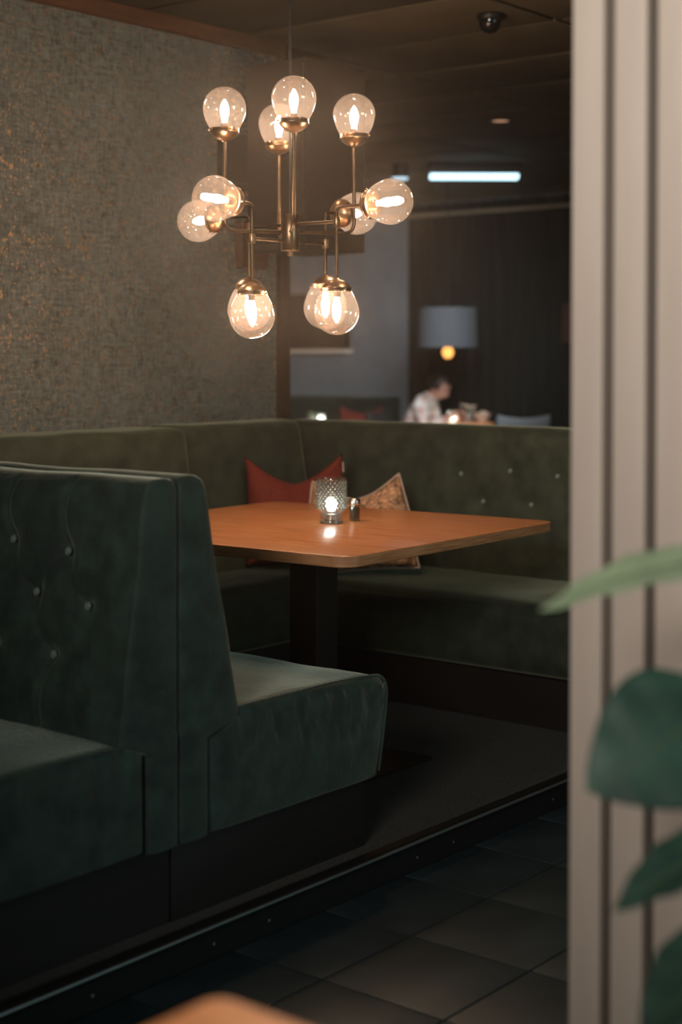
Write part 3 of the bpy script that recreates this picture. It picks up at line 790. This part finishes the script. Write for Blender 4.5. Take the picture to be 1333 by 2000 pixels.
def plaid():
    m = mat('plaid_shirt', (.6, .5, .45), .85); b = m.node_tree.nodes['Principled BSDF']
    tc = nd(m, 'ShaderNodeTexCoord'); sp = nd(m, 'ShaderNodeSeparateXYZ'); ln(m, tc.outputs['Object'], sp.inputs[0]); prev = None
    out = []
    for ax, f in (('Z', 75), ('Y', 75), ('X', 75)):
        s_ = nd(m, 'ShaderNodeMath', operation='MULTIPLY'); s_.inputs[1].default_value = f; ln(m, sp.outputs[ax], s_.inputs[0])
        t_ = nd(m, 'ShaderNodeMath', operation='SINE'); ln(m, s_.outputs[0], t_.inputs[0])
        g_ = nd(m, 'ShaderNodeMath', operation='GREATER_THAN'); g_.inputs[1].default_value = .55; ln(m, t_.outputs[0], g_.inputs[0]); out.append(g_)
    a1 = nd(m, 'ShaderNodeMath', operation='ADD'); ln(m, out[0].outputs[0], a1.inputs[0]); ln(m, out[1].outputs[0], a1.inputs[1])
    a2 = nd(m, 'ShaderNodeMath', operation='ADD'); ln(m, a1.outputs[0], a2.inputs[0]); ln(m, out[2].outputs[0], a2.inputs[1])
    mm = nd(m, 'ShaderNodeMath', operation='MULTIPLY'); mm.inputs[1].default_value = .4; ln(m, a2.outputs[0], mm.inputs[0])
    mx = nd(m, 'ShaderNodeMix', data_type='RGBA'); ln(m, mm.outputs[0], mx.inputs[0]); mx.inputs[6].default_value = (.66, .60, .54, 1); mx.inputs[7].default_value = (.42, .20, .15, 1)
    ln(m, mx.outputs[2], b.inputs['Base Color']); return m
pr = empty('person', PERSON, 'person in a pale plaid shirt with dark hair, seated, head bent over the far table', 'person', PF)
# skin body: head, neck, trunk, arms with hands, legs with feet
B = {'pel': ((0, 0, .53), .115), 'wai': ((.03, 0, .66), .105), 'che': ((.12, 0, .83), .115), 'nk0': ((.19, 0, .955), .055), 'nk1': ((.225, 0, 1.0), .048)}
E = [('pel', 'wai'), ('wai', 'che'), ('che', 'nk0'), ('nk0', 'nk1')]
for s, t in ((1, 'l'), (-1, 'r')):
    B.update({'sh'+t: ((.15, s*.155, .905), .052), 'el'+t: ((.20 if s > 0 else .22, s*.235, .69), .036), 'wr'+t: ((.40, s*.09, .80 if s < 0 else .775), .024),
              'pa'+t: ((.455, s*.06, .835 if s < 0 else .785), (.028, .018)),
              'hi'+t: ((.06, s*.09, .525), .085), 'kn'+t: ((.44, s*.12, .50), .058), 'an'+t: ((.42, s*.12, .085), .035), 'to'+t: ((.56, s*.13, .028), .028)})
    E += [('che', 'sh'+t), ('sh'+t, 'el'+t), ('el'+t, 'wr'+t), ('wr'+t, 'pa'+t), ('pel', 'hi'+t), ('hi'+t, 'kn'+t), ('kn'+t, 'an'+t), ('an'+t, 'to'+t)]
body = skin_obj('body', (B, E), skin_m, pr)
for s, pz in ((-1, .835), (1, .785)):
    for f in range(4):
        y = s*.06 + (f-1.5)*.014; L = (.062, .070, .066, .052)[f]
        skin_obj('finger', ({0: ((.455, y, pz), .0085), 1: ((.455+L*.55, y, pz+.012), .008), 2: ((.455+L*.85, y-s*.006, pz-.008), .0072), 3: ((.455+L*.75, y-s*.010, pz-.026), .0062)}, [(0, 1), (1, 2), (2, 3)]), skin_m, body, 1)
    skin_obj('thumb', ({0: ((.440, s*.06-s*.018, pz), .010), 1: ((.465, s*.06-s*.040, pz+.004), .009), 2: ((.492, s*.06-s*.046, pz-.006), .0075)}, [(0, 1), (1, 2)]), skin_m, body, 1)
# head as a shaped mesh, bent forward
HM = Matrix.Translation((.275, 0, 1.045)) @ Matrix.Rotation(.62, 4, 'Y')
bm = bmesh.new(); bmesh.ops.create_uvsphere(bm, u_segments=40, v_segments=32, radius=1)
for v in bm.verts:
    x, y, z = v.co; jaw = max(0, -z)
    X = x*.092*(1-.18*jaw) + .012*jaw; Y = y*.074*(1-.33*jaw**1.3); Z = z*.112
    if x > .5:
        X += .020*math.exp(-((y/.16)**2))*math.exp(-((z+.18)/.20)**2)            # nose
        X -= .010*(math.exp(-(((abs(y)-.38)/.17)**2))*math.exp(-((z-.05)/.12)**2))  # eye sockets
        X += .006*math.exp(-((y/.28)**2))*math.exp(-((z+.52)/.07)**2)            # lips
        X += .008*math.exp(-((y/.3)**2))*math.exp(-((z+.85)/.12)**2)             # chin
    v.co = HM @ Vector((X, Y, Z))
fin('head', bm, skin_m, body)
eye_m = mat('eye_dark', (.03, .02, .015), .2); lip_m = mat('lips', (.38, .11, .08), .5)
for s in (-1, 1):
    bm = bmesh.new(); bmesh.ops.create_uvsphere(bm, u_segments=12, v_segments=8, radius=.010, matrix=HM @ Matrix.Translation((.073, s*.029, .006))); fin('eye', bm, eye_m, body)
    bm = bmesh.new(); bmesh.ops.create_uvsphere(bm, u_segments=12, v_segments=8, radius=1, matrix=HM @ Matrix.Translation((-.004, s*.073, -.006)) @ Matrix.Diagonal((.018, .008, .030, 1))); fin('ear', bm, skin_m, body)
    tube('eyebrow', [HM @ Vector((.082, s*.015, .030)), HM @ Vector((.080, s*.032, .034)), HM @ Vector((.070, s*.046, .029))], .003, hair_m, body, 6)
tube('mouth', [HM @ Vector((.082, -.022, -.058)), HM @ Vector((.092, 0, -.057)), HM @ Vector((.082, .022, -.058))], .004, lip_m, body, 6)
bm = bmesh.new(); bmesh.ops.create_uvsphere(bm, u_segments=36, v_segments=26, radius=1)
kill = []
for v in bm.verts:
    x, y, z = v.co.copy()
    front = x > .35 and z < .45
    side = z < -.25 and x > -.1
    low = z < -.62
    v.co = HM @ Vector((x*.100-.006, y*.083, z*.120+.006) )
    v.co += Vector((nz((x*9, y*9, z*9), 1), nz((x*9, y*9, z*9), 1, 7), 0))*.004
    if front or side or low: kill.append(v)
bmesh.ops.delete(bm, geom=kill, context='VERTS')
h = fin('hair', bm, hair_m, pr); sdf = h.modifiers.new('thick', 'SOLIDIFY'); sdf.thickness = .012; sdf.offset = -.2
# clothes: slightly fuller chains over the same joints
def fat(keys, f, add): return {k: (B[k][0], B[k][1]+add if not isinstance(B[k][1], tuple) else B[k][1]) for k in keys}
sv = fat(['pel', 'wai', 'che', 'nk0', 'shl', 'ell', 'shr', 'elr'], 1, .016)
sv['wrl'] = ((.37, .10, .760), .036); sv['wrr'] = ((.37, -.10, .785), .036); sv['col'] = ((.205, 0, .985), .066)
skin_obj('shirt', (sv, [('pel', 'wai'), ('wai', 'che'), ('che', 'nk0'), ('nk0', 'col'), ('che', 'shl'), ('shl', 'ell'), ('ell', 'wrl'), ('che', 'shr'), ('shr', 'elr'), ('elr', 'wrr')]), plaid(), pr)
tv = fat(['pel', 'hil', 'hir', 'knl', 'knr', 'anl', 'anr'], 1, .014)
skin_obj('trousers', (tv, [('pel', 'hil'), ('hil', 'knl'), ('knl', 'anl'), ('pel', 'hir'), ('hir', 'knr'), ('knr', 'anr')]), mat('dark_jeans', (.02, .025, .035), .9), pr)
for s in (-1, 1):
    bm = rbox_bm(.26, .095, .075, .03, 5, 3, 2, lambda p, nn: Vector((p.x, p.y, p.z*(1-.25*max(0, p.x/.13))))); bm.transform(Matrix.Translation((.50, s*.126, .001))); fin('shoe', bm, black_metal, pr)

# ------------------------------------------------------------------ thin scattering volume added for lens glow round the lamps
glow_m = bpy.data.materials.new('lens_glow'); glow_m.use_nodes = True; nt_ = glow_m.node_tree; nt_.nodes.clear()
ao = nt_.nodes.new('ShaderNodeOutputMaterial'); av = nt_.nodes.new('ShaderNodeVolumeScatter')
av.inputs['Color'].default_value = (1, .9, .8, 1); av.inputs['Density'].default_value = .0065; av.inputs['Anisotropy'].default_value = .91
nt_.links.new(av.outputs[0], ao.inputs['Volume'])
box('glow_volume', -4.4, 11.7, -5.4, 11.2, -.2, 2.98, glow_m, kind='structure')

# ------------------------------------------------------------------ slatted partition at right
sp_ = empty('slatted_partition', (2.1, .9, 0), 'cream vertical slat partition at the right edge, floor to ceiling', 'partition')
box('backing_board', 2.142, 2.16, .32, 1.225, .0, ZC-.002, backing_m, sp_)
for k in range(12):
    y1 = 1.243-.0735*k
    box('slat', 2.10, 2.141, y1-.0555, y1, .001, ZC-.003, slat_m, sp_, bev=.004)
reparent(sp_)

# ------------------------------------------------------------------ plant in front of the slats
leaf_dk = noisy('leaf_dark', (.008, .032, .021), (.018, .058, .038), 18, rough=.60)
leaf_lit = noisy('leaf_lit_tone', (.20, .27, .16), (.27, .35, .22), 18, rough=.55)  # lit look of the top leaf put into a paler colour
stem_m = mat('plant_stem', (.05, .09, .035), .6)
plant = empty('potted_plant', place(.62, 1.78, 0), 'large leafy green potted plant in front of the cream slats', 'plant', CR)
P0 = Vector((.62, 1.78, 0))
def leaf(base, tip, width, normal, curl, m, fold=.25, droop=.0, n1=16, n2=10):
    """base/tip in (lateral, depth, height); a real blade with a midrib and thickness"""
    a = Vector(base)-P0; b = Vector(tip)-P0; t = (b-a); L = t.length; t.normalize()
    nn = Vector(normal).normalized(); s = t.cross(nn).normalized(); nn = s.cross(t).normalized()
    bm = bmesh.new(); G = []
    for i in range(n1+1):
        f = i/n1; wd = width/2*(math.sin(PI*min(1, f*1.0)**.75)**.8 if 0 < f < 1 else .02)
        c = a + t*L*f + nn*(curl*math.sin(PI*f)) + Vector((0, 0, -droop*f*f))
        row = []
        for j in range(-n2, n2+1):
            g = j/n2
            row.append(bm.verts.new(c + s*wd*g + nn*(fold*wd*abs(g)**1.3 + .0025*math.sin(f*26)*abs(g) - (.0015 if j == 0 else 0))))
        G.append(row)
    for A, B_ in zip(G, G[1:]):
        for k in range(2*n2): bm.faces.new((A[k], A[k+1], B_[k+1], B_[k]))
    o = fin('leaf', bm, m, plant); sd = o.modifiers.new('t', 'SOLIDIFY'); sd.thickness = .0012
    tube('midrib', [a + t*L*f + nn*(curl*math.sin(PI*f)-.0012) + Vector((0, 0, -droop*f*f)) for f in [i/10 for i in range(11)]], [.0028-.0002*i for i in range(11)], stem_m, o, 6)
    return a
def px(x, y, d): return ((x-666.5)/3000*d, d, 1.39-(y-695)/3000*d)
crown = Vector((.62, 1.80, .62))-P0
L_ = []
L_.append(leaf(px(1480, 1095, 1.90), px(1058, 1195, 1.85), .075, (.1, -.38, 1), .022, leaf_lit, fold=.1, droop=.0))
L_.append(leaf(px(1425, 1375, 1.86), px(1150, 1550, 1.80), .175, (-.1, -1, .40), .012, leaf_dk, fold=-.12))
L_.append(leaf(px(1470, 1640, 1.80), px(1205, 1790, 1.74), .085, (0, -.35, 1), .012, leaf_dk, fold=.15))
L_.append(leaf(px(1500, 1850, 1.80), px(1260, 2040, 1.70), .13, (-.2, -.5, 1), .012, leaf_dk, fold=.15))
L_.append(leaf(px(1520, 1400, 1.86), px(1640, 1180, 1.90), .12, (0, -.9, .4), .02, leaf_dk))
L_.append(leaf(px(1540, 1600, 1.80), px(1760, 1560, 1.75), .12, (0, -.5, .8), .02, leaf_dk))
for a in L_:
    mid = (a+crown)/2 + Vector((.01, 0, .03))
    tube('stem', curve_pts([(crown.x, crown.y, crown.z), mid, a], .05, 5), .0035, stem_m, plant, 8)
tube('trunk', [(0, 0, .30), (.004, .01, .45), tuple(crown)], [.011, .009, .006], stem_m, plant, 10)
lathe('pot', [(0, .001), (.10, .001), (.115, .02), (.14, .30), (.145, .32), (.133, .32), (.128, .29), (0, .29)], mat('pot_charcoal', (.05, .05, .05), .6), plant, 32)
lathe('soil', [(0, .2905), (.126, .2905), (.122, .305), (0, .31)], noisy('soil', (.02, .012, .008), (.05, .03, .02), 60, rough=1), plant, 24)

# ------------------------------------------------------------------ table corner in the foreground
t2 = empty('dining_table', (.72, .66, 0), 'light wooden table corner in the bottom foreground, out of focus', 'table')
table_top('tabletop', [(.35, .25), (1.104, .25), (1.104, 1.058), (.35, 1.058)], .022, .72, .75, front_wood, front_wood, t2)
box('pedestal', .68, .78, .62, .72, .014, .7195, black_metal, t2, bev=.004)
box('base_plate', .48, .98, .42, .92, .001, .014, black_metal, t2, bev=.004)
reparent(t2)
for o in bpy.data.objects:
    if '_done' in o: del o['_done']
